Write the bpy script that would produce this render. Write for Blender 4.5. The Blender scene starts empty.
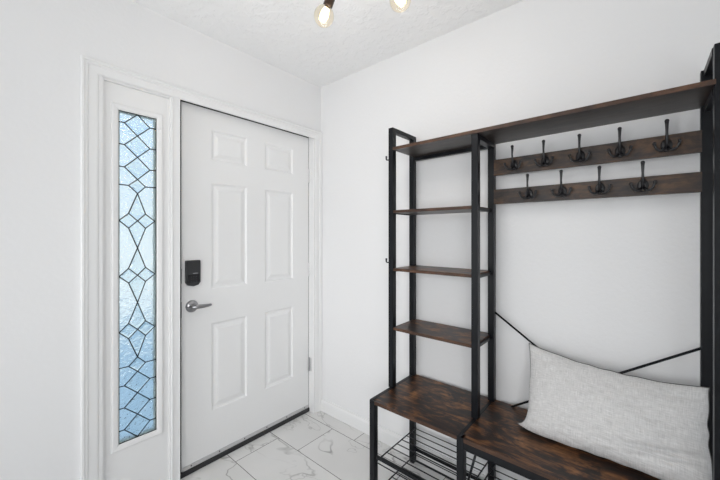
import bpy, bmesh, math, random
from mathutils import Vector, Matrix, noise
random.seed(4)
S = bpy.context.scene
COL = S.collection
# ------------------------------------------------------------------ camera
CX, CY, CZ = -1.7147, -1.8716, 1.345
F_PX, YAW = 329.0, math.radians(40.7015)          # focal length in pixels of a 720 wide frame, heading from +x
cam = bpy.data.objects.new('camera', bpy.data.cameras.new('camera'))
COL.objects.link(cam)
cam.data.sensor_fit = 'HORIZONTAL'
cam.data.sensor_width = 36.0
cam.data.lens = 36.0 * F_PX / 720.0
cam.data.shift_y = -5.0 / 720.0
cam.data.clip_start = 0.02
cam.location = (CX, CY, CZ)
cam.rotation_euler = (math.pi / 2, 0, YAW - math.pi / 2)
S.camera = cam
# ------------------------------------------------------------------ world, lights, exposure
W = bpy.data.worlds.new('sky'); S.world = W; W.use_nodes = True
bg = W.node_tree.nodes['Background']
_t = W.node_tree
_tc = _t.nodes.new('ShaderNodeTexCoord'); _sp = _t.nodes.new('ShaderNodeSeparateXYZ'); _rp = _t.nodes.new('ShaderNodeValToRGB')
_t.links.new(_tc.outputs['Generated'], _sp.inputs[0]); _t.links.new(_sp.outputs[2], _rp.inputs[0]); _t.links.new(_rp.outputs[0], bg.inputs[0])
_rp.color_ramp.elements[0].position = 0.0; _rp.color_ramp.elements[0].color = (.86, .96, 1.0, 1)
_rp.color_ramp.elements[1].position = 0.6; _rp.color_ramp.elements[1].color = (.42, .68, .95, 1)
bg.inputs[1].default_value = 1.05
def area(name, loc, rot, sx, sy, power, color=(1, 1, 1)):
    l = bpy.data.lights.new(name, 'AREA'); l.shape = 'RECTANGLE'; l.size = sx; l.size_y = sy
    l.energy = power; l.color = color
    o = bpy.data.objects.new(name, l); COL.objects.link(o); o.location = loc; o.rotation_euler = rot
    return o
R = math.radians
area('fill_west', (-3.94, -1.05, 1.25), (R(90), 0, R(-90)), 1.5, 1.7, 33)      # added fill panel before the added, unseen west window
area('fill_south', (-1.9, -5.14, 1.35), (R(90), 0, 0), 2.6, 1.7, 6.6)           # added fill panel before the added, unseen south window
def fill_lamp(name, loc, target, size, spread, power):                                   # soft fill lamp, unseen, added behind the camera to even the light
    o = area(name, loc, (0, 0, 0), size, size, power); o.data.spread = R(spread)
    o.rotation_euler = (Vector(target) - Vector(loc)).to_track_quat('-Z', 'Y').to_euler()
fill_lamp('fill_bounced', (-2.7, -3.0, 1.0), (-.6, -.5, 2.47), .5, 75, 2.3)
fill_lamp('fill_up', (-1.5, -2.8, .5), (-.85, -.9, 2.47), .8, 45, 1.0)
fill_lamp('fill_direct', (-3.0, -2.6, 1.5), (-.1, -.1, .6), .7, 60, 4.0)
S.view_settings.view_transform = 'Standard'
S.view_settings.look = 'None'
S.view_settings.gamma = 1.0
S.view_settings.use_curve_mapping = False
S.view_settings.exposure = 0.0

# ------------------------------------------------------------------ materials
def mat(name, color=(.8, .8, .8), rough=.5, metal=0.0, spec=.5):
    m = bpy.data.materials.new(name); m.use_nodes = True
    b = m.node_tree.nodes['Principled BSDF']
    b.inputs['Base Color'].default_value = (*color, 1); b.inputs['Roughness'].default_value = rough
    b.inputs['Metallic'].default_value = metal; b.inputs['Specular IOR Level'].default_value = spec
    return m, m.node_tree, b
def nd(t, kind, **kw):
    n = t.nodes.new(kind)
    for k, v in kw.items():
        if k.startswith('i_'):
            n.inputs[int(k[2:])].default_value = v
        else:
            setattr(n, k, v)
    return n
def lk(t, a, b): t.links.new(a, b)
def math_(t, op, a, b=None):
    n = t.nodes.new('ShaderNodeMath'); n.operation = op
    for i, v in enumerate((a, b)):
        if v is None: continue
        if isinstance(v, (int, float)): n.inputs[i].default_value = v
        else: t.links.new(v, n.inputs[i])
    return n.outputs[0]
def noise_bump(t, b, scale, strength, dist=.002, detail=3, coord='Object', vec_scale=None):
    tc = nd(t, 'ShaderNodeTexCoord'); n = nd(t, 'ShaderNodeTexNoise')
    n.inputs['Scale'].default_value = scale; n.inputs['Detail'].default_value = detail
    if vec_scale:
        mp = nd(t, 'ShaderNodeMapping'); mp.inputs['Scale'].default_value = vec_scale
        lk(t, tc.outputs[coord], mp.inputs[0]); lk(t, mp.outputs[0], n.inputs['Vector'])
    else:
        lk(t, tc.outputs[coord], n.inputs['Vector'])
    bu = nd(t, 'ShaderNodeBump'); bu.inputs['Strength'].default_value = strength; bu.inputs['Distance'].default_value = dist
    lk(t, n.outputs['Fac'], bu.inputs['Height']); lk(t, bu.outputs[0], b.inputs['Normal'])
    return n, bu
M = {}
m, t, b = mat('wall_paint', (.80, .80, .805), .75, spec=.25); noise_bump(t, b, 55, .35, .003); M['wall'] = m
m, t, b = mat('ceiling_texture', (.90, .90, .90), .9, spec=.1)
tc = nd(t, 'ShaderNodeTexCoord'); n1 = nd(t, 'ShaderNodeTexNoise'); n1.inputs['Scale'].default_value = 26; n1.inputs['Detail'].default_value = 4
cr = nd(t, 'ShaderNodeValToRGB'); cr.color_ramp.elements[0].position = .46; cr.color_ramp.elements[1].position = .58
lk(t, tc.outputs['Object'], n1.inputs['Vector']); lk(t, n1.outputs['Fac'], cr.inputs[0])
bu = nd(t, 'ShaderNodeBump'); bu.inputs['Strength'].default_value = .38; bu.inputs['Distance'].default_value = .005
lk(t, cr.outputs[0], bu.inputs['Height']); lk(t, bu.outputs[0], b.inputs['Normal']); M['ceiling'] = m
m, t, b = mat('trim_paint', (.80, .80, .80), .38); M['trim'] = m
m, t, b = mat('door_paint', (.83, .83, .83), .36); noise_bump(t, b, 9, .12, .002, vec_scale=(6, 6, .6)); M['door'] = m
m, t, b = mat('black_steel', (.0060, .0070, .0090), .33, metal=.0, spec=.24); noise_bump(t, b, 900, .12, .0005); M['black'] = m
m, t, b = mat('cast_iron', (.012, .012, .014), .34, spec=.6); M['hook'] = m
m, t, b = mat('gap_shade_and_fittings', (.035, .035, .037), .8); M['gap_and_fittings'] = m  # dark colour for small fittings and for the shade painted into the door gap
m, t, b = mat('threshold_bronze', (.022, .022, .024), .55); M['thr'] = m
m, t, b = mat('satin_nickel', (.34, .34, .35), .32, metal=1.0); M['nickel'] = m
m, t, b = mat('brushed_aluminium', (.60, .60, .605), .45, metal=.35); M['alu'] = m
m, t, b = mat('lock_black', (.028, .029, .031), .42); M['lock'] = m
m, t, b = mat('lock_glass', (.012, .012, .014), .18); M['lockglass'] = m
m, t, b = mat('lock_print', (.35, .35, .37), .5); M['lockprint'] = m
m, t, b = mat('lock_glyph', (.07, .07, .075), .5); M['lockglyph'] = m
m, t, b = mat('lead_came', (.012, .022, .030), .5, metal=.0); M['lead'] = m
m, t, b = mat('socket_bronze', (.05, .032, .022), .35, metal=.7); M['bronze'] = m
m, t, b = mat('glazing_spacer', (.78, .86, .82), .5); M['spacer'] = m
m, t, b = mat('porch_concrete', (.74, .78, .80), .9); noise_bump(t, b, 30, .3); M['porch'] = m
# textured glass of the sidelight
def glass(name, color, rough, scale, strength, dist, ior=1.45):
    m, t, b = mat(name, color, rough)
    b.inputs['Transmission Weight'].default_value = 1.0; b.inputs['IOR'].default_value = ior
    if scale: noise_bump(t, b, scale, strength, dist, detail=2)
    return m
M['glass'] = glass('rain_glass', (.93, .98, 1.0), .08, 60, .8, .013)
M['bevelglass'] = glass('bevelled_glass', (.93, .98, 1.0), .06, 0, 0, 0, 1.5)
M['clear'] = glass('clear_glass', (1, 1, 1), .0, 0, 0, 0, 1.45)
M['bulbglass'] = glass('amber_bulb_glass', (1.0, .92, .76), .02, 0, 0, 0, 1.12)
m, t, b = mat('filament', (1, .8, .5), .5)
b.inputs['Emission Color'].default_value = (1.0, .74, .40, 1); b.inputs['Emission Strength'].default_value = 7; M['filament'] = m
# rustic brown board, grain along local y
def wood(name, stops, rough=.36, grain=(70, 7.5, 70), bscale=1.0):
    m, t, b = mat(name, (.1, .05, .03), rough, spec=.45)
    tc = nd(t, 'ShaderNodeTexCoord')
    oi = nd(t, 'ShaderNodeObjectInfo')
    add = nd(t, 'ShaderNodeVectorMath', operation='ADD')
    comb = nd(t, 'ShaderNodeCombineXYZ'); lk(t, math_(t, 'MULTIPLY', oi.outputs['Random'], 17.0), comb.inputs[1]); lk(t, math_(t, 'MULTIPLY', oi.outputs['Random'], 9.0), comb.inputs[0])
    lk(t, tc.outputs['Object'], add.inputs[0]); lk(t, comb.outputs[0], add.inputs[1])
    def nz(scale, sc, detail, dist=0.0):
        mp = nd(t, 'ShaderNodeMapping'); mp.inputs['Scale'].default_value = sc
        n = nd(t, 'ShaderNodeTexNoise'); n.inputs['Scale'].default_value = scale; n.inputs['Detail'].default_value = detail
        n.inputs['Roughness'].default_value = .62; n.inputs['Distortion'].default_value = dist
        lk(t, add.outputs[0], mp.inputs[0]); lk(t, mp.outputs[0], n.inputs['Vector']); return n.outputs['Fac']
    fine = nz(bscale, grain, 6, .6); patch = nz(9, (1.4, .7, 1.4), 5, 1.3); spots = nz(40, (1.0, .42, 1.0), 4, .6)
    v = math_(t, 'ADD', math_(t, 'MULTIPLY', fine, .42), math_(t, 'ADD', math_(t, 'MULTIPLY', patch, .70), math_(t, 'MULTIPLY', spots, .28)))
    r = nd(t, 'ShaderNodeValToRGB'); els = r.color_ramp.elements
    els[0].position, els[0].color = stops[0][0], (*stops[0][1], 1); els[1].position, els[1].color = stops[-1][0], (*stops[-1][1], 1)
    for p, c in stops[1:-1]:
        e = els.new(p); e.color = (*c, 1)
    lk(t, v, r.inputs[0]); lk(t, r.outputs[0], b.inputs['Base Color'])
    rr = nd(t, 'ShaderNodeMapRange'); rr.inputs[3].default_value = rough - .06; rr.inputs[4].default_value = rough + .14
    lk(t, fine, rr.inputs[0]); lk(t, rr.outputs[0], b.inputs['Roughness'])
    bu = nd(t, 'ShaderNodeBump'); bu.inputs['Strength'].default_value = .15; bu.inputs['Distance'].default_value = .001
    lk(t, fine, bu.inputs['Height']); lk(t, bu.outputs[0], b.inputs['Normal'])
    return m
RUST = [(.52, (.004, .003, .003)), (.63, (.012, .0065, .005)), (.69, (.034, .0145, .008)), (.755, (.115, .046, .016)), (.87, (.28, .125, .045))]
M['wood'] = wood('rustic_brown_board', RUST)
M['hookwood'] = wood('dark_rustic_board', [(.50, (.006, .005, .005)), (.62, (.018, .012, .010)), (.72, (.044, .025, .016)), (.88, (.12, .062, .03))], .42)
M['under'] = wood('board_underside_reflection', [(.5, (.016, .013, .012)), (.9, (.060, .045, .036))], .34)  # grey-brown reflection of the wall put into the underside colour
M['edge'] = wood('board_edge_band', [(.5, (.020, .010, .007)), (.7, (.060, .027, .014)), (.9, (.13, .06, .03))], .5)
# marble look floor tiles, 30 x 60 cm, each column shifted by a third
m, t, b = mat('marble_tile', (.6, .6, .6), .22, spec=.5)
tc = nd(t, 'ShaderNodeTexCoord'); sx = nd(t, 'ShaderNodeSeparateXYZ'); lk(t, tc.outputs['Object'], sx.inputs[0])
u = math_(t, 'DIVIDE', math_(t, 'ADD', sx.outputs[0], .120), .3025)
ci = math_(t, 'FLOOR', u); fu = math_(t, 'SUBTRACT', u, ci)
v = math_(t, 'DIVIDE', math_(t, 'ADD', math_(t, 'ADD', sx.outputs[1], .447), math_(t, 'MULTIPLY', ci, .197)), .6)
ri = math_(t, 'FLOOR', v); fv = math_(t, 'SUBTRACT', v, ri)
du = math_(t, 'MULTIPLY', math_(t, 'MINIMUM', fu, math_(t, 'SUBTRACT', 1.0, fu)), .3025)
dv = math_(t, 'MULTIPLY', math_(t, 'MINIMUM', fv, math_(t, 'SUBTRACT', 1.0, fv)), .6)
d = math_(t, 'MINIMUM', du, dv)
gr = math_(t, 'LESS_THAN', d, .0019)
cell = nd(t, 'ShaderNodeCombineXYZ'); lk(t, math_(t, 'MULTIPLY', ci, 3.7), cell.inputs[0]); lk(t, math_(t, 'MULTIPLY', ri, 5.3), cell.inputs[1])
av = nd(t, 'ShaderNodeVectorMath', operation='ADD'); lk(t, tc.outputs['Object'], av.inputs[0]); lk(t, cell.outputs[0], av.inputs[1])
def vein(scale, width, seed, rot, stretch, wob):
    mp = nd(t, 'ShaderNodeMapping'); mp.inputs['Rotation'].default_value = (0, 0, rot); mp.inputs['Location'].default_value = (seed, seed * 2, 0)
    mp.inputs['Scale'].default_value = (1, stretch, 1)
    n = nd(t, 'ShaderNodeTexNoise'); n.inputs['Scale'].default_value = scale; n.inputs['Detail'].default_value = 4; n.inputs['Roughness'].default_value = .55; n.inputs['Distortion'].default_value = wob
    lk(t, av.outputs[0], mp.inputs[0]); lk(t, mp.outputs[0], n.inputs['Vector'])
    a = math_(t, 'ABSOLUTE', math_(t, 'SUBTRACT', n.outputs['Fac'], .5))
    mr = nd(t, 'ShaderNodeMapRange'); mr.inputs[1].default_value = 0; mr.inputs[2].default_value = width; mr.inputs[3].default_value = 1; mr.inputs[4].default_value = 0
    lk(t, a, mr.inputs[0]); return mr.outputs[0]
v1 = vein(2.0, .0085, 1.3, 1.15, .55, .5); v2 = vein(3.6, .008, 4.1, .75, .6, .7)
nm = nd(t, 'ShaderNodeTexNoise'); nm.inputs['Scale'].default_value = 3.0; nm.inputs['Detail'].default_value = 2; lk(t, av.outputs[0], nm.inputs['Vector'])
msk = nd(t, 'ShaderNodeMapRange'); msk.inputs[1].default_value = .36; msk.inputs[2].default_value = .58; lk(t, nm.outputs['Fac'], msk.inputs[0])
vv = math_(t, 'MULTIPLY', math_(t, 'MAXIMUM', v1, math_(t, 'MULTIPLY', v2, .6)), msk.outputs[0])
base = nd(t, 'ShaderNodeMix', data_type='RGBA'); base.inputs[6].default_value = (.80, .795, .785, 1); base.inputs[7].default_value = (.66, .655, .645, 1); lk(t, nm.outputs['Fac'], base.inputs[0])
mx = nd(t, 'ShaderNodeMix', data_type='RGBA'); mx.inputs[7].default_value = (.25, .245, .24, 1); lk(t, base.outputs[2], mx.inputs[6]); lk(t, math_(t, 'MULTIPLY', vv, .8), mx.inputs[0])
mg = nd(t, 'ShaderNodeMix', data_type='RGBA'); mg.inputs[7].default_value = (.11, .105, .10, 1); lk(t, mx.outputs[2], mg.inputs[6]); lk(t, gr, mg.inputs[0])
lk(t, mg.outputs[2], b.inputs['Base Color'])
rg = nd(t, 'ShaderNodeMapRange'); rg.inputs[3].default_value = .25; rg.inputs[4].default_value = .8; lk(t, gr, rg.inputs[0]); lk(t, rg.outputs[0], b.inputs['Roughness'])
M['tile'] = m
# linen
m, t, b = mat('linen', (.62, .61, .60), .95, spec=.1)
b.inputs['Sheen Weight'].default_value = .15
tc = nd(t, 'ShaderNodeTexCoord')
def weave(sc):
    mp = nd(t, 'ShaderNodeMapping'); mp.inputs['Scale'].default_value = sc
    n = nd(t, 'ShaderNodeTexNoise'); n.inputs['Scale'].default_value = 1; n.inputs['Detail'].default_value = 3
    lk(t, tc.outputs['UV'], mp.inputs[0]); lk(t, mp.outputs[0], n.inputs['Vector']); return n.outputs['Fac']
wv = math_(t, 'ADD', weave((22, 190, 1)), weave((300, 16, 1)))
r = nd(t, 'ShaderNodeMapRange'); r.inputs[1].default_value = .6; r.inputs[2].default_value = 1.4; lk(t, wv, r.inputs[0])
mx = nd(t, 'ShaderNodeMix', data_type='RGBA'); mx.inputs[6].default_value = (.50, .495, .49, 1); mx.inputs[7].default_value = (.79, .78, .775, 1)
lk(t, r.outputs[0], mx.inputs[0]); lk(t, mx.outputs[2], b.inputs['Base Color'])
bu = nd(t, 'ShaderNodeBump'); bu.inputs['Strength'].default_value = .35; bu.inputs['Distance'].default_value = .0015; lk(t, wv, bu.inputs['Height']); lk(t, bu.outputs[0], b.inputs['Normal'])
M['linen'] = m
m, t, b = mat('linen_cord', (.15, .145, .14), .9); M['cord'] = m

# ------------------------------------------------------------------ mesh helpers
class MB:
    def __init__(s): s.bm = bmesh.new()
    def box(s, x0, x1, y0, y1, z0, z1, bev=0.0):
        b2 = bmesh.new(); bmesh.ops.create_cube(b2, size=1)
        for v in b2.verts:
            v.co = Vector(((x0 + x1) / 2 + v.co.x * (x1 - x0), (y0 + y1) / 2 + v.co.y * (y1 - y0), (z0 + z1) / 2 + v.co.z * (z1 - z0)))
        if bev: bmesh.ops.bevel(b2, geom=b2.edges[:], offset=bev, segments=2, affect='EDGES', profile=.5)
        s._join(b2); return s
    def _join(s, b2):
        me = bpy.data.meshes.new('x'); b2.to_mesh(me); b2.free(); s.bm.from_mesh(me); bpy.data.meshes.remove(me)
    def tube(s, pts, rad, n=8, caps=True):
        pts = [Vector(p) for p in pts]
        rr = rad if isinstance(rad, (list, tuple)) else [rad] * len(pts)
        rings = []; ref = None
        for i, p in enumerate(pts):
            a = pts[max(i - 1, 0)]; c = pts[min(i + 1, len(pts) - 1)]; d = (c - a).normalized()
            if ref is None:
                ref = d.orthogonal().normalized()
            else:
                ref = (ref - d * ref.dot(d)).normalized()
            e = d.cross(ref)
            rings.append([s.bm.verts.new(p + (ref * math.cos(2 * math.pi * k / n) + e * math.sin(2 * math.pi * k / n)) * rr[i]) for k in range(n)])
        for i in range(len(rings) - 1):
            for k in range(n):
                f = s.bm.faces.new((rings[i][k], rings[i][(k + 1) % n], rings[i + 1][(k + 1) % n], rings[i + 1][k])); f.smooth = True
        if caps:
            s.bm.faces.new(rings[0][::-1]); s.bm.faces.new(rings[-1])
        return s
    def lathe(s, prof, mtx, n=24):
        rings = []
        for r, h in prof:
            rings.append([s.bm.verts.new(mtx @ Vector((r * math.cos(2 * math.pi * k / n), r * math.sin(2 * math.pi * k / n), h))) for k in range(n)])
        for i in range(len(rings) - 1):
            for k in range(n):
                f = s.bm.faces.new((rings[i][k], rings[i][(k + 1) % n], rings[i + 1][(k + 1) % n], rings[i + 1][k])); f.smooth = True
        s.bm.faces.new(rings[0][::-1]); s.bm.faces.new(rings[-1])
        return s
    def quad(s, *p): s.bm.faces.new([s.bm.verts.new(q) for q in p]); return s
    def build(s, name, material, parent=None, smooth=False, weld=False):
        if weld: bmesh.ops.remove_doubles(s.bm, verts=s.bm.verts[:], dist=1e-5)
        bmesh.ops.recalc_face_normals(s.bm, faces=s.bm.faces[:])
        me = bpy.data.meshes.new(name)
        # keep the mesh origin near the shape's centre
        if s.bm.verts and parent is not None:
            lo = [min(v.co[i] for v in s.bm.verts) for i in range(3)]; hi = [max(v.co[i] for v in s.bm.verts) for i in range(3)]
            c = Vector([(lo[i] + hi[i]) / 2 for i in range(3)])
        else:
            c = Vector((0, 0, 0))
        for v in s.bm.verts: v.co -= c
        if smooth:
            for f in s.bm.faces: f.smooth = True
        s.bm.to_mesh(me); s.bm.free()
        me.materials.append(material)
        o = bpy.data.objects.new(name, me); COL.objects.link(o)
        o.location = c
        if parent is not None:
            o.parent = parent
            w = Vector((0, 0, 0)); p = parent
            while p is not None: w += p.location; p = p.parent
            o.location = c - w
        return o
def empty(name, loc):
    o = bpy.data.objects.new(name, None); COL.objects.link(o); o.location = loc; o.empty_display_size = .05
    return o
def tag(o, label, cat=None, group=None, kind=None):
    o['label'] = label
    if cat: o['category'] = cat
    if group: o['group'] = group
    if kind: o['kind'] = kind
    return o
def struct(o, label, cat):
    return tag(o, label, cat, None, 'structure')
def bx(*a, bev=0.0): return MB().box(*a, bev=bev)

# ------------------------------------------------------------------ the room
FL, CE = 0.01, 2.475
WX, SY = -4.0, -5.2                                   # west and south wall faces
DY = .052                                             # door face behind the wall face
def D(x, z, y=DY):                                    # a point measured on the wall plane y = 0, moved onto the plane y
    k = (y - CY) / (0 - CY); return CX + (x - CX) * k, CZ + (z - CZ) * k
mb = MB().box(WX - .15, .15, SY - .15, .14, FL - .08, FL); struct(mb.build('floor', M['tile']), 'white grey marble look floor tiles with dark grout lines', 'floor')
mb = MB().box(WX - .15, .15, SY - .15, .15, CE, CE + .1); struct(mb.build('ceiling', M['ceiling']), 'white ceiling with a knockdown plaster texture', 'ceiling')
mb = MB().box(0, .15, SY - .15, .15, FL, CE); struct(mb.build('wall_east', M['wall']), 'white painted wall behind the black and brown hall tree', 'wall')
OX0, OX1, OZ1 = -1.375, -.045, 2.100                     # rough opening of door and sidelight
mb = MB().box(WX, OX0, 0, .15, FL, CE).box(OX1, 0, 0, .15, FL, CE).box(OX0, OX1, 0, .15, OZ1, CE)
struct(mb.build('wall_north', M['wall']), 'white painted wall around the front door and its sidelight', 'wall')
def pierced(axis, at, lo, hi, a0, a1, z0, z1):
    m_ = MB()
    def add(p0, p1, q0, q1):
        if axis == 'x': m_.box(at - .15, at, p0, p1, q0, q1)
        else: m_.box(p0, p1, at - .15, at, q0, q1)
    add(lo, a0, FL, CE); add(a1, hi, FL, CE); add(a0, a1, FL, z0); add(a0, a1, z1, CE); return m_
struct(pierced('x', WX, SY, .15, -1.85, -.25, .4, 2.1).build('wall_west', M['wall']), 'white painted wall with an added wide window, behind the camera', 'wall')
struct(pierced('y', SY, WX, 0, -3.2, -.6, .5, 2.2).build('wall_south', M['wall']), 'white painted wall with an added wide window at the far end', 'wall')
def added_window(name, axis, at, a0, a1, z0, z1, label):  # unseen window, added as a source for the fill light
    root = empty(name, (at - .08, (a0 + a1) / 2, z0) if axis == 'x' else ((a0 + a1) / 2, at - .08, z0))
    struct(root, label, 'window')
    f = MB(); g = MB(); w = .05
    def add(m_, p0, p1, q0, q1, d):
        if axis == 'x': m_.box(at - .08 - d, at - .08 + d, p0, p1, q0, q1)
        else: m_.box(p0, p1, at - .08 - d, at - .08 + d, q0, q1)
    add(f, a0, a1, z0, z0 + w, .03); add(f, a0, a1, z1 - w, z1, .03); add(f, a0, a0 + w, z0 + w, z1 - w, .03); add(f, a1 - w, a1, z0 + w, z1 - w, .03)
    mid = (a0 + a1) / 2; add(f, mid - .025, mid + .025, z0 + w, z1 - w, .03)
    add(g, a0 + w, mid - .025, z0 + w, z1 - w, .003); add(g, mid + .025, a1 - w, z0 + w, z1 - w, .003)
    f.build('added_frame', M['trim'], root); g.build('added_pane', M['clear'], root)
added_window('added_window_2', 'x', WX, -1.85, -.25, .4, 2.1, 'wide white framed window added in the west wall for light')
added_window('added_window_3', 'y', SY, -3.2, -.6, .5, 2.2, 'wide white framed window added in the south wall for light')
struct(MB().box(-4.0, 2.0, .16, 4.0, -.12, -.04).build('ground', M['porch']), 'pale concrete porch outside the front door', 'ground')
# baseboards
def baseboard(name, axis, a0, a1, at, sgn, label):
    prof = [(0, 0), (.014, 0), (.014, .070), (.011, .078), (.008, .082), (.006, .092), (0, .092)]
    b2 = MB(); rows = []
    for a in (a0, a1):
        rows.append([b2.bm.verts.new((at + sgn * d, a, FL + h) if axis == 'y' else (a, at + sgn * d, FL + h)) for d, h in prof])
    n = len(prof)
    for k in range(n): b2.bm.faces.new((rows[0][k], rows[0][(k + 1) % n], rows[1][(k + 1) % n], rows[1][k]))
    b2.bm.faces.new(rows[0]); b2.bm.faces.new(rows[1][::-1])
    struct(b2.build(name, M['trim']), label, 'baseboard')
baseboard('baseboard_east', 'y', SY, -.001, 0, -1, 'white baseboard along the wall behind the hall tree')
baseboard('baseboard_north', 'x', WX, -1.421, 0, -1, 'white baseboard on the wall left of the sidelight')

# casing around door and sidelight, moulded in steps, mitred corners
def casing_run(mbld, pts_outer, pts_inner, prof):
    """sweep a profile (s across from outer 0 to inner 1, d proud of the wall) along the outer/inner poly lines"""
    rows = []
    for (ox, oz), (ix, iz) in zip(pts_outer, pts_inner):
        rows.append([mbld.bm.verts.new((ox + (ix - ox) * s_, -d_, oz + (iz - oz) * s_)) for s_, d_ in prof])
    n = len(prof)
    for i in range(len(rows) - 1):
        for k in range(n): mbld.bm.faces.new((rows[i][k], rows[i][(k + 1) % n], rows[i + 1][(k + 1) % n], rows[i + 1][k]))
    mbld.bm.faces.new(rows[0]); mbld.bm.faces.new(rows[-1][::-1])
PROF = [(0, 0), (0, .016), (.04, .018), (.16, .018), (.20, .014), (.34, .014), (.42, .010), (.80, .009), (.92, .008), (1, .005), (1, 0)]
c = MB()
casing_run(c, [(-1.420, FL), (-1.420, 2.130), (-.001, 2.130), (-.001, FL)], [(-1.357, FL), (-1.357, 2.068), (-.060, 2.068), (-.060, FL)], PROF)
struct(c.build('trim_1', M['trim']), 'white moulded casing around the door and the sidelight', 'door trim')
# frame: jambs, head, mullion between sidelight and door
c = MB()
c.box(-1.375, -1.343, -.004, .13, FL, 2.100).box(-1.343, -1.052, -.003, .13, 2.066, 2.100).box(-1.012, -.0735, -.001, .13, 2.0885, 2.100).box(-.0735, OX1, -.004, .13, FL, 2.100)
c.box(-1.052, -1.012, -.004, .13, FL, 2.100)
c.box(-1.060, -1.052, .002, .012, FL, 2.058).box(-1.343, -1.335, .002, .012, FL, 2.058).box(-1.343, -1.052, .002, .012, 2.058, 2.066)      # sidelight stops
c.box(-1.0165, -1.012, -.007, -.004, FL, 2.068, bev=.001).box(-1.052, -1.0465, -.007, -.004, FL, 2.068, bev=.001)                    # beads on the mullion
struct(c.build('trim_2', M['trim']), 'white door frame with the mullion beside the sidelight', 'door frame')
c = MB()
DXL, DXR = -.9835, -.0780
DZB, DZT = .040, 2.0795
c.box(-1.012, DXL, DY + .003, DY + .042, .040, 2.0885).box(DXR, -.0735, DY + .003, DY + .042, .040, 2.0885).box(DXL, DXR, DY + .003, DY + .042, DZT, 2.0885)  # dark boxes fill the gap in place of its shade
struct(c.build('trim_3', M['gap_and_fittings']), 'dark strips painted as the shade in the gap around the door', 'gap_shade_and_fittings')
# threshold
c = MB(); c.box(-1.012, -.0735, .043, .13, FL, .038, bev=.003)
struct(c.build('trim_4', M['thr']), 'black threshold strip under the front door', 'threshold')

# ------------------------------------------------------------------ door_1
door = empty('door_1', (-.545, DY + .02, FL)); struct(door, 'white six panel front door with a black keypad lock and lever handle', 'door')
def paneled(x0, x1, z0, z1, y, thick, rects, rings):
    m_ = MB(); bm = m_.bm
    xs = sorted({x0, x1, *[q for r_ in rects for q in r_[:2]]}); zs = sorted({z0, z1, *[q for r_ in rects for q in r_[2:]]})
    def vt(x, yy, z): return bm.verts.new((x, yy, z))
    for i in range(len(xs) - 1):
        for j in range(len(zs) - 1):
            a0, a1, b0, b1 = xs[i], xs[i + 1], zs[j], zs[j + 1]
            if any(r_[0] - 1e-6 <= a0 and a1 <= r_[1] + 1e-6 and r_[2] - 1e-6 <= b0 and b1 <= r_[3] + 1e-6 for r_ in rects): continue
            bm.faces.new((vt(a0, y, b0), vt(a1, y, b0), vt(a1, y, b1), vt(a0, y, b1)))
    for r_ in rects:
        prev = None
        for off, dep in rings:
            cur = [(r_[0] + off, y + dep, r_[2] + off), (r_[1] - off, y + dep, r_[2] + off), (r_[1] - off, y + dep, r_[3] - off), (r_[0] + off, y + dep, r_[3] - off)]
            if prev:
                for k in range(4):
                    bm.faces.new((vt(*prev[k]), vt(*prev[(k + 1) % 4]), vt(*cur[(k + 1) % 4]), vt(*cur[k])))
            prev = cur
        bm.faces.new([vt(*q) for q in prev])
    yb = y + thick
    p = [(x0, z0), (x1, z0), (x1, z1), (x0, z1)]
    for k in range(4):
        (ax, az), (bx_, bz) = p[k], p[(k + 1) % 4]
        bm.faces.new((vt(ax, y, az), vt(bx_, y, bz), vt(bx_, yb, bz), vt(ax, yb, az)))
    bm.faces.new([vt(q[0], yb, q[1]) for q in p])
    return m_
rects = []
for xa, xb in ((-.843, -.617), (-.492, -.262)):
    for za, zb in ((.338, .842), (1.036, 1.644), (1.772, 1.950)):
        (a0, b0), (a1, b1) = D(xa, za), D(xb, zb); rects.append((a0, a1, b0, b1))
RINGS = [(0, 0), (.004, .0015), (.010, .0075), (.018, .0085), (.030, .006), (.042, .002), (.046, .0015)]
pm = paneled(DXL, DXR, DZB, DZT, DY, .044, rects, RINGS)
pm.build('door_leaf', M['door'], door, weld=True)
# sweep along the foot, with screws
sw = MB().box(DXL + .004, DXR - .004, DY - .004, DY, .039, .061, bev=.001)
swo = sw.build('door_sweep', M['alu'], door)
for i in range(6):
    MB().lathe([(.0001, 0), (.004, 0), (.0035, .002), (.0001, .0026)], Matrix.Translation((DXL + .05 + i * .163, DY - .004, .052)) @ Matrix.Rotation(R(90), 4, 'X'), 10).build('screw', M['gap_and_fittings'], swo)
# hinges
for zc in (1.792, 1.083, .368):
    x_, z_ = D(-.082, zc, .0)
    h = MB()
    for k in range(5):
        h.lathe([(.0001, 0), (.0062, 0), (.0062, .0192), (.0001, .0192)], Matrix.Translation((-.0760, DY - .007, z_ - .05 + k * .0201)), 12)
    ho = h.build('hinge', M['nickel'] if zc < 1 else M['trim'], door)
    MB().box(-.0752, -.0735, DY - .030, DY + .003, z_ - .050, z_ + .050).build('hinge_leaf', M['alu'] if zc < 1 else M['trim'], ho)
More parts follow.
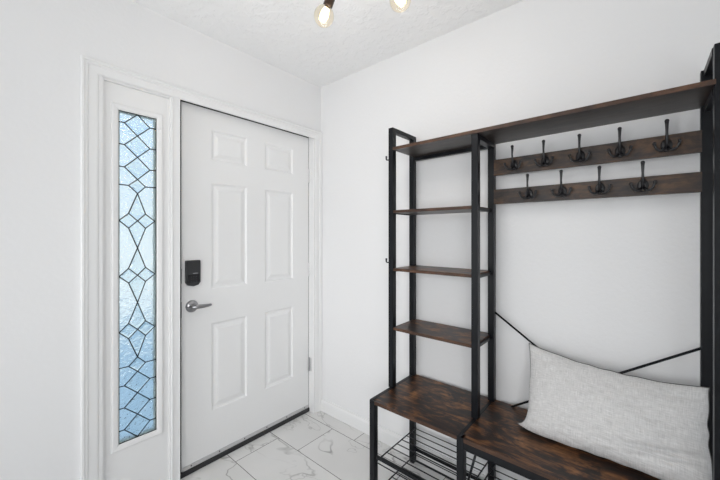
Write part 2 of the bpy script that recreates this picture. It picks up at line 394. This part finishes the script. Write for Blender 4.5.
# keypad deadbolt
(lx0, lz0), (lx1, lz1) = D(-.986, 1.066), D(-.911, 1.207)
lk_ = MB(); b2 = bmesh.new(); 
outl = [(lx0 + .003, lz1), (lx1 - .003, lz1), (lx1, lz1 - .004), (lx1, lz0 + .022), (lx1 - .012, lz0 + .006), ((lx0 + lx1) / 2, lz0), (lx0 + .012, lz0 + .006), (lx0, lz0 + .022), (lx0, lz1 - .004)]
fr = [b2.verts.new((x, DY - .022, z)) for x, z in outl]; bk = [b2.verts.new((x, DY, z)) for x, z in outl]
b2.faces.new(fr); b2.faces.new(bk[::-1])
for k in range(len(outl)): b2.faces.new((fr[k], fr[(k + 1) % len(outl)], bk[(k + 1) % len(outl)], bk[k]))
bmesh.ops.bevel(b2, geom=[e for e in b2.edges if abs(e.verts[0].co.y - e.verts[1].co.y) < 1e-6 and e.verts[0].co.y < DY - .01], offset=.003, segments=2, affect='EDGES')
lk_._join(b2); lock = lk_.build('keypad_deadbolt', M['lock'], door); lock['label'] = 'black keypad deadbolt'
kp = MB().box(lx0 + .008, lx1 - .008, DY - .0232, DY - .0215, lz0 + .024, lz1 - .078, bev=.0006).build('keypad_face', M['lockglass'], lock)
cxk = (lx0 + lx1) / 2
k_ = MB().box(cxk - .004, cxk + .022, DY - .0228, DY - .0216, lz1 - .074, lz1 - .0705)
k_.build('badge', M['lockprint'], lock)
k_ = MB()
for r_ in range(3):
    for q in range(3):
        k_.box(cxk - .016 + q * .014, cxk - .013 + q * .014, DY - .0238, DY - .0230, lz0 + .028 + r_ * .012, lz0 + .031 + r_ * .012)
k_.build('keypad_digits', M['lockglyph'], lock)
# lever handle
hx, hz = D(-.9505, .956)
RX = Matrix.Rotation(R(90), 4, 'X')
h = MB().lathe([(.0001, 0), (.034, 0), (.034, .004), (.031, .009), (.026, .014), (.015, .017), (.013, .030), (.0135, .044), (.0001, .046)], Matrix.Translation((hx, DY, hz)) @ RX, 32)
hd = h.build('door_handle', M['nickel'], door); hd['label'] = 'satin nickel lever handle on a round rose'
lv = MB().tube([(hx - .008, DY - .040, hz), (hx + .012, DY - .043, hz), (hx + .040, DY - .045, hz - .001), (hx + .070, DY - .043, hz - .001), (hx + .090, DY - .040, hz - .0005), (hx + .094, DY - .039, hz)], [.0110, .0120, .0105, .0090, .0072, .004], 14)
lv.build('lever', M['nickel'], hd)
MB().lathe([(.0001, 0), (.006, 0), (.005, .003), (.0001, .0032)], Matrix.Translation((hx - .015, DY - .0155, hz + .002)) @ RX, 12).build('keyhole', M['gap_and_fittings'], hd)
# latch plates in the gap at the lock edge
for za, zb in ((1.085, 1.165), (.90, .985)):
    (_, a), (_, b_) = D(0, za), D(0, zb)
    MB().box(DXL - .004, DXL + .0005, DY - .0005, DY + .028, a, b_).build('latch_plate', M['gap_and_fittings'], door)

# ------------------------------------------------------------------ window_1: the leaded sidelight
sl = empty('window_1', (-1.197, .03, FL)); struct(sl, 'narrow sidelight of leaded textured glass left of the front door', 'window')
GX0, GX1, GZ0, GZ1 = -1.279, -1.1185, .351, 1.938
PY = .012
pf = MB(); 
P = [(-1.343, -1.052, FL, 2.066)]
def ring(m_, o, i, y0, y1):       # sloped ring between two rectangles (x0,x1,z0,z1)
    A = [(o[0], y0, o[2]), (o[1], y0, o[2]), (o[1], y0, o[3]), (o[0], y0, o[3])]; B = [(i[0], y1, i[2]), (i[1], y1, i[2]), (i[1], y1, i[3]), (i[0], y1, i[3])]
    for k in range(4): m_.quad(A[k], A[(k + 1) % 4], B[(k + 1) % 4], B[k])
def grow(r_, e): return (r_[0] - e, r_[1] + e, r_[2] - e, r_[3] + e)
G = (GX0, GX1, GZ0, GZ1); O = P[0]
ring(pf, O, grow(G, .030), PY, PY); ring(pf, grow(G, .030), grow(G, .028), PY, PY - .006); ring(pf, grow(G, .028), grow(G, .022), PY - .006, PY - .008)
ring(pf, grow(G, .022), grow(G, .006), PY - .008, PY - .006); ring(pf, grow(G, .006), grow(G, 0), PY - .006, PY - .002); ring(pf, G, G, PY - .002, PY + .045)
ring(pf, G, O, PY + .045, PY + .045); ring(pf, O, O, PY + .045, PY)
pf.build('sidelight_panel', M['trim'], sl, weld=True)
sc = MB()
for zz in [GZ0 + .05 + i * (GZ1 - GZ0 - .1) / 7 for i in range(8)]:
    for xx in (GX0 - .014, GX1 + .014):
        sc.lathe([(.0001, 0), (.0032, 0), (.0028, .0012), (.0001, .0015)], Matrix.Translation((xx, PY - .0072, zz)) @ RX, 10)
sc.build('screw_caps', M['trim'], sl)
GY = PY + .004
MB().box(GX0, GX1, GY, GY + .004, GZ0, GZ1).build('glass_pane', M['glass'], sl)
MB().box(GX0, GX1, GY + .024, GY + .027, GZ0, GZ1).build('outer_pane', M['clear'], sl)
sp = MB()
sp.box(GX0, GX0 + .006, GY + .005, GY + .023, GZ0, GZ1).box(GX1 - .008, GX1, GY + .005, GY + .023, GZ0, GZ1).box(GX0, GX1, GY + .005, GY + .023, GZ0, GZ0 + .004).box(GX0, GX1, GY + .005, GY + .023, GZ1 - .004, GZ1)
sp.build('spacer_bar', M['spacer'], sl)
# leading, measured on the pane
C0 = -1.2010
X1, X2 = -1.255, -1.147        # wide diamond corners
X3, X4 = -1.238, -1.1668       # small diamond / kite shoulders
xl, xr = GX0, GX1
segs = []
def poly(*p): segs.extend(zip(p[:-1], p[1:]))
diamonds = []
def diamond(top, mid, bot, a, b_, tail=True):
    poly((C0, top), (a, mid), (C0, bot), (b_, mid), (C0, top)); diamonds.append([(C0, top), (a, mid), (C0, bot), (b_, mid)])
    if tail: poly((a, mid), (xl, mid + .001)); poly((b_, mid), (xr, mid + .001))
diamond(1.9365, 1.884, 1.832, X1, X2); diamond(1.832, 1.779, 1.727, X1, X2); diamond(1.727, 1.672, 1.618, X1, X2); diamond(1.618, 1.585, 1.549, X3, X4)
diamond(.745, .709, .674, X3, X4); diamond(.674, .621, .569, X1, X2); diamond(.569, .515, .464, X1, X2); diamond(.464, .410, .354, X1, X2)
kites = []
def star(top, hi, mid, lo, bot):
    xa, xb = -1.2765, -1.1255
    poly((C0, top), (X3, hi), (xa, mid), (X3, lo), (C0, bot)); poly((C0, top), (X4, hi), (xb, mid), (X4, lo), (C0, bot))
    poly((X3, hi), (C0, mid), (X4, lo)); poly((X4, hi), (C0, mid), (X3, lo))
    kites.append([(C0, top), (X3, hi), (C0, mid), (X4, hi)]); kites.append([(C0, mid), (X3, lo), (C0, bot), (X4, lo)])
    kites.append([(X3, hi), (xa, mid), (X3, lo), (C0, mid)]); kites.append([(X4, hi), (C0, mid), (X4, lo), (xb, mid)])
star(1.549, 1.4495, 1.4145, 1.3785, 1.281); star(1.281, 1.183, 1.147, 1.113, 1.013); star(1.013, .916, .8805, .843, .745)
ld = MB()
for (xa, za), (xb, zb) in segs:
    ld.tube([(xa, GY - .0005, za), (xb, GY - .0005, zb)], .0027, 6)
for p0, p1 in (((xl, GZ0), (xl, GZ1)), ((xr, GZ0), (xr, GZ1)), ((xl, GZ0), (xr, GZ0)), ((xl, GZ1), (xr, GZ1))):
    ld.tube([(p0[0], GY - .0005, p0[1]), (p1[0], GY - .0005, p1[1])], .0028, 6)
ld.build('lead_came', M['lead'], sl)
bv = MB()
for pl in diamonds + kites:
    cx_ = sum(p[0] for p in pl) / 4; cz_ = sum(p[1] for p in pl) / 4
    def ins(k, y): return [bv.bm.verts.new((cx_ + (x - cx_) * k, y, cz_ + (z - cz_) * k)) for x, z in pl]
    r0, r1, r2 = ins(.94, GY - .0002), ins(.94, GY - .0008), ins(.66, GY - .0042)
    for A_, B_ in ((r0, r1), (r1, r2)):
        for k in range(4): bv.bm.faces.new((A_[k], A_[(k + 1) % 4], B_[(k + 1) % 4], B_[k]))
    bv.bm.faces.new(r2); bv.bm.faces.new(r0[::-1])
bv.build('bevelled_glass', M['bevelglass'], sl)

# ------------------------------------------------------------------ hall tree
ht = empty('hall_tree', (-.25, -1.44, FL)); tag(ht, 'black steel and rustic brown hall tree with bench, shelves and coat hooks against white wall', 'hall tree')
s = .030
BK, UF, LF = -.060, -.268, -.440                     # front faces of back, upper front and lower front posts
YL, YM, YR = -.8445, -1.301, -2.0435                 # side frame centres
ZB = .525                                            # bench top
def post(x, y, z0, z1):
    bx(x, x + s, y - s / 2, y + s / 2, z0, z1, bev=.0016).build('post', M['black'], ht)
def rail(x0, x1, y0, y1, z0, z1): bx(x0, x1, y0, y1, z0, z1, bev=.0012).build('rail', M['black'], ht)
ZT = 1.921
for y, top in ((YL, ZT), (YM, 1.797), (YR, ZT)):
    post(BK, y if y != YR else YR + .003, FL + .012, top)
    post(UF, y if y != YR else YR - .006, ZB, top)
    bx(BK + .003, BK + s - .003, y - .012, y + .012, FL, FL + .012, bev=.001).build('foot', M['gap_and_fittings'], ht)
for y in (YL - .008, YM - .008, YR + .0):
    post(LF, y, FL + .012, ZB)
    bx(LF + .003, LF + s - .003, y - .012, y + .012, FL, FL + .012, bev=.001).build('foot', M['gap_and_fittings'], ht)
for y, top in ((YL, ZT), (YM, 1.797), (YR, ZT)):
    yy = y - .004 if y == YR else y
    rail(UF + s - .002, BK + .002, yy - s / 2, yy + s / 2, top - .022, top)             # top of the side frame
    if y == YR: rail(UF + s, BK, y - .010, y + .010, 1.775, 1.797)
    rail(LF + s, BK, y - .013, y + .013, ZB - .045, ZB - .018)            # under the bench
    e_ = y - .002 if y == YM else (y - .002 if y == YL else y)
    w_ = .0095 if y == YL else .0075
    rail(LF + .004, BK, e_ - w_, e_ + w_, ZB - .018, ZB + .001)        # thin edge strip beside the boards
# long rails
rail(BK + .004, BK + .026, YM + s / 2, YL - s / 2, 1.777, 1.797)
for ya, yb in ((YM + .015, YL - .015), (YR + .015, YM - .015)):
    rail(BK + .004, BK + .026, ya, yb, ZB - .042, ZB - .017)
    rail(BK + .010, BK + .022, ya, yb, .086, .099)
rail(LF + .002, LF + .024, YR + .015, YM - .022, ZB - .044, ZB - .016)
for ya, yb in ((YM + .008, YL - .03), (YR + .015, YM - .022)):
    rail(LF + .010, LF + .022, ya, yb, .238, .253)
# boards
def board(name, x0, x1, y0, y1, z0, z1, axis='y'):
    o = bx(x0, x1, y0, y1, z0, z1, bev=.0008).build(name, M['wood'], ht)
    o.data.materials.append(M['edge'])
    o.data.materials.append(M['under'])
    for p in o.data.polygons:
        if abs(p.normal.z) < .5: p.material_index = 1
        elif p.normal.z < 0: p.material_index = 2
    return o
board('top_shelf', UF - .006, BK + s, YR + .006, YL - .017, 1.797, 1.813)
for z in (1.4775, 1.1675, .8505):
    board('shelf', UF + .004, BK + .030, YM + .006, YL - .007, z - .015, z)
    for y in (YL - .012, YM + .003): bx(UF + s, BK, y - .006, y + .006, z - .020, z - .007).build('shelf_bracket', M['black'], ht)
board('bench_seat', LF + .001, BK + s, YM + .006, YL - .011, ZB - .017, ZB)
board('bench_seat', LF + .001, BK + s, YR + .006, YM - .010, ZB - .017, ZB)
# pencil-thin racks
def rack(ya, yb, z, n, xa, xb):
    m_ = MB(); r_ = .0026
    for i in range(n):
        x = xa + (xb - xa) * i / (n - 1); m_.tube([(x, ya, z), (x, yb, z)], r_, 6)
    k = 2
    for i in range(k):
        y = ya + .004 + (yb - ya - .008) * i / (k - 1)
        m_.tube([(xa - .012, y, z + (.0 if 0 < i < k - 1 else .0)), (xb + .012, y, z)], .0034, 6)
    m_.build('wire_rack', M['black'], ht)
for ya, yb in ((YM + .012, YL - .012), (YR + .012, YM - .012)):
    rack(ya, yb, .214, 9, -.420, -.045)
    rack(ya, yb, .060, 9, -.420, -.045)
# cross braces behind the bench back, and under it
def brace(p, q):
    m_ = MB(); m_.tube([p, q], .0048, 8); m_.build('brace', M['black'], ht)
xb_ = BK + .022
brace((xb_, YM - .012, .962), (xb_, YR + .08, .508)); brace((xb_ - .011, YR + .012, .948), (xb_ - .011, YM - .07, .508))
brace((-.425, YM - .075, .505), (-.425, YM - .012, .26))
# hook boards with their coat hooks
def make_hook(parent):
    """triple coat hook: oval back plate, tall upper prong, two lower prongs curving out and up; origin at the plate's centre on the board"""
    m_ = MB(); bm = m_.bm
    # plate: an oval, domed
    n = 20; rings = []
    for rr, d in ((1.0, 0), (1.0, .003), (.8, .006), (.45, .0075)):
        rings.append([bm.verts.new((-d, .0165 * rr * math.cos(2 * math.pi * k / n), .024 * rr * math.sin(2 * math.pi * k / n) - .002)) for k in range(n)])
    for a, b_ in zip(rings[:-1], rings[1:]):
        for k in range(n):
            f = bm.faces.new((a[k], a[(k + 1) % n], b_[(k + 1) % n], b_[k])); f.smooth = True
    bm.faces.new(rings[0][::-1]); bm.faces.new(rings[-1])
    def ball(p, r_): m_.lathe([(r_ * .02, -r_), (r_ * .7, -r_ * .72), (r_, 0), (r_ * .7, r_ * .72), (r_ * .02, r_)], Matrix.Translation(p), 10)
    # upper prong
    m_.tube([(-.005, 0, -.012), (-.018, 0, .004), (-.030, 0, .024), (-.033, 0, .044), (-.030, 0, .068), (-.031, 0, .080)], [.0062, .0056, .0044, .0040, .0052, .0064], 8)
    ball((-.031, 0, .081), .0072)
    for sg in (-1, 1):
        pts = [(-.005, sg * .003, -.010), (-.014, sg * .010, -.020), (-.021, sg * .019, -.022), (-.026, sg * .027, -.016), (-.028, sg * .032, -.005), (-.029, sg * .034, .003)]
        m_.tube(pts, [.0056, .0052, .0046, .0042, .0044, .0050], 8)
        ball((-.029, sg * .034, .005), .0062)
    o = m_.build('coat_hook', M['hook'], None)
    return o
def make_screws(): 
    m_ = MB()
    for sy in (-.0075, .0075):
        m_.lathe([(.0001, 0), (.0032, 0), (.0024, .0016), (.0001, .0018)], Matrix.Translation((-.0045, sy, .012 if sy > 0 else -.014)) @ Matrix.Rotation(R(-90), 4, 'Y'), 10)
    return m_
hook0 = make_hook(None)
first = True
for zlo, zhi, zc, ys in ((1.636, 1.713, 1.676, (-1.406, -1.536, -1.668, -1.799, -1.933)), (1.496, 1.567, 1.535, (-1.471, -1.603, -1.735, -1.867))):
    hb = bx(BK - .001, BK + .014, YR + .015, YM - .015, zlo, zhi, bev=.0008).build('hook_board', M['hookwood'], ht)
    for y in ys:
        hk = hook0 if first else hook0.copy()
        if not first: COL.objects.link(hk)
        first = False
        hk.parent = hb
        hk.location = Vector((BK - .001, y - .004, zc)) - hb.location - ht.location
# small L hooks on the outer side of the tower
for x, z in ((UF + .006, 1.752), (UF + .006, 1.196), (BK + .010, 1.858)):
    m_ = MB(); y = YL + s / 2
    m_.tube([(x, y, z), (x, y + .014, z), (x, y + .018, z + .004), (x, y + .018, z + .022)], [.0034, .0036, .0046, .0056], 8)
    m_.build('side_hook', M['hook'], ht)
# bolts heads on the top rail of the near frame
for y in (YL,):
    for x in (-.215, -.120):
        MB().lathe([(.0001, 0), (.007, 0), (.006, .003), (.0001, .004)], Matrix.Translation((x, y, ZT)), 12).build('bolt_head', M['black'], ht)

# ------------------------------------------------------------------ pillow
def pillow():
    NU, NV = 120, 80
    A, B, T = .285, .185, .090
    bm = bmesh.new(); uvl = bm.loops.layers.uv.new('UVMap')
    base = Vector((-.210, -1.760, ZB + .006)); top = Vector((-.072, -1.760, ZB + .304))
    hv = (top - base).normalized(); wv_ = Vector((0, -1, 0)); nv = Vector((-hv.z, 0, hv.x))
    cen = (base + top) / 2
    def outline(u, v):
        x = A * u * (1 - .055 * (1 - v ** 2) + .02 * u * (1 - v * v))
        z = B * v * (1 - .07 * (1 - u ** 2))
        if v > 0: z -= v * (.034 * (1 - (u - .35) ** 2 / 1.8225) + .006 * max(0, u))
        lw = max(0, -u)
        if v < 0: x += .022 * lw ** 3 * (-v) ** 1.2
        cw = (lw * max(0, -v)) ** 5
        x -= .034 * cw; z += .030 * cw
        x += .0018 * math.sin(v * 12 + 1 + math.sin(v * 5)) * max(0, u) ** 8; z += .0012 * math.sin(u * 17 + 2 * math.sin(u * 4)) * abs(v) ** 8
        return x, z
    def pt(u, v, side):
        x, z = outline(u, v)
        e = max(0.0, (1 - u * u) * (1 - v * v))
        th = T * e ** .36 * (1.0 - .22 * v)
        w = noise.noise(Vector((u * 2.2, v * 1.7, side * 3.1))) * .012 * e ** .3
        w += noise.noise(Vector((u * 7 + 3, v * 9, side * 1.1))) * .0045 * e ** .3 * (1.15 - .6 * v) + abs(noise.noise(Vector((u * 5.5, v * 16 + u * 4, 7.7)))) * .005 * e ** .3 * (1 - v)
        # creases running in from the right hand end and the corners
        cr = 0
        for (uc, vc, du, dv, amp) in ((.78, -.42, .5, .06, .010), (.72, -.60, .45, .05, .008), (.85, -.18, .3, .05, .006), (-.86, .7, .22, .07, .007), (.55, -.50, .35, .05, .006), (.80, .72, .25, .07, .006)):
            cr += 1.6 * amp * math.exp(-((u - uc) / du) ** 2 - ((v - vc - .25 * (u - uc)) / dv) ** 2)
        d = (th + w - cr * e ** .25) * (1 if side > 0 else -.62)
        p = cen + wv_ * x + hv * z + nv * d
        p.x = min(p.x, -.030) if p.z > ZB + .05 else p.x
        if p.z < ZB + .003: p.z = ZB + .003 + .002 * e
        return p
    grids = []
    for side in (1, -1):
        g = [[bm.verts.new(pt(-1 + 2 * i / NU, -1 + 2 * j / NV, side)) for j in range(NV + 1)] for i in range(NU + 1)]
        for i in range(NU):
            for j in range(NV):
                f = bm.faces.new((g[i][j], g[i + 1][j], g[i + 1][j + 1], g[i][j + 1])); f.smooth = True
                for l, (a, b_) in zip(f.loops, ((i, j), (i + 1, j), (i + 1, j + 1), (i, j + 1))):
                    l[uvl].uv = (a / NU * .9, b_ / NV * .6)
        grids.append(g)
    g = grids[0]
    rim = [g[i][0].co.copy() for i in range(NU + 1)] + [g[NU][j].co.copy() for j in range(1, NV + 1)] + [g[i][NV].co.copy() for i in range(NU - 1, -1, -1)] + [g[0][j].co.copy() for j in range(NV - 1, 0, -1)]
    bmesh.ops.remove_doubles(bm, verts=bm.verts[:], dist=1e-5)
    bmesh.ops.recalc_face_normals(bm, faces=bm.faces[:])
    me = bpy.data.meshes.new('lumbar_pillow')
    for v in bm.verts: v.co -= base
    bm.to_mesh(me); bm.free(); me.materials.append(M['linen'])
    o = bpy.data.objects.new('lumbar_pillow', me); COL.objects.link(o); o.location = base
    tag(o, 'long pale grey linen pillow leaning back on the brown bench', 'pillow')
    ws = MB(); rp = rim + [rim[0]]
    ws.tube([p + Vector((-.001, 0, .0012)) for p in rp], .0015, 6, caps=False)
    ws.build('seam_cord', M['cord'], o)
    return o
pillow()

# ------------------------------------------------------------------ ceiling light with bare globe bulbs
B1, B2 = Vector((-.839, -.934, 2.193)), Vector((-.716, -1.205, 2.196))
HUB = Vector((-.862, -1.112, 2.345))
cl = empty('ceiling_light', (HUB.x, HUB.y, CE)); tag(cl, 'bronze ceiling light with clear globe bulbs on angled arms', 'ceiling light')
MB().lathe([(.0001, -.025), (.035, -.025), (.060, -.012), (.062, 0), (.0001, 0)], Matrix.Translation((HUB.x, HUB.y, CE)), 32).build('canopy', M['bronze'], cl)
MB().tube([(HUB.x, HUB.y, CE - .02), HUB], .008, 12).build('stem', M['bronze'], cl)
MB().lathe([(.002, -.026), (.022, -.018), (.027, 0), (.022, .018), (.002, .026)], Matrix.Translation(HUB), 20).build('hub', M['bronze'], cl)
def arm(bulb, dirn):
    dirn = dirn.normalized()
    sock_top = bulb + dirn * .105; sock_bot = bulb + dirn * .034
    a = MB(); a.tube([HUB, HUB.lerp(sock_top, .5) + Vector((0, 0, .015)), sock_top], .0065, 10); a.build('arm', M['bronze'], cl)
    mt = Matrix.Translation(bulb) @ dirn.to_track_quat('Z', 'Y').to_matrix().to_4x4()
    so = MB().lathe([(.0001, .108), (.010, .108), (.017, .100), (.0185, .040), (.0175, .034), (.0001, .034)], mt, 24).build('socket', M['bronze'], cl)
    prof = []
    rg = .0385
    for k in range(0, 19):
        th = math.pi * k / 18 * .86
        prof.append((max(rg * math.sin(th), .0002), -rg * math.cos(th)))
    prof.append((.0150, .040))
    bu_ = MB().lathe(prof, mt, 32).build('bulb', M['bulbglass'], so)
    f = MB()
    for k in range(6):
        a0 = 2 * math.pi * k / 6
        f.tube([mt @ Vector((.006 * math.cos(a0), .006 * math.sin(a0), .026)), mt @ Vector((.013 * math.cos(a0 + .5), .013 * math.sin(a0 + .5), .004)), mt @ Vector((.009 * math.cos(a0 + 1), .009 * math.sin(a0 + 1), -.016))], .0034, 6)
    f.build('filament', M['filament'], so)
def bulb_light(p, w):
    l = bpy.data.lights.new('bulb_light', 'POINT'); l.energy = w; l.color = (1.0, .97, .935); l.shadow_soft_size = .045
    o = bpy.data.objects.new('bulb_light', l); COL.objects.link(o); o.location = p
BULB_W = 1.45
arm(B1, Vector((.018, -.038, .10)))
arm(B2, Vector((-.06, .06, .10)))
arm(Vector((-1.06, -1.03, 2.215)), Vector((.10, -.05, .08)))
arm(Vector((-.955, -1.30, 2.215)), Vector((.03, .10, .08)))
for p in (B1, B2, Vector((-1.06, -1.03, 2.215)), Vector((-.955, -1.30, 2.215))): bulb_light(p + Vector((0, 0, -.055)), BULB_W)
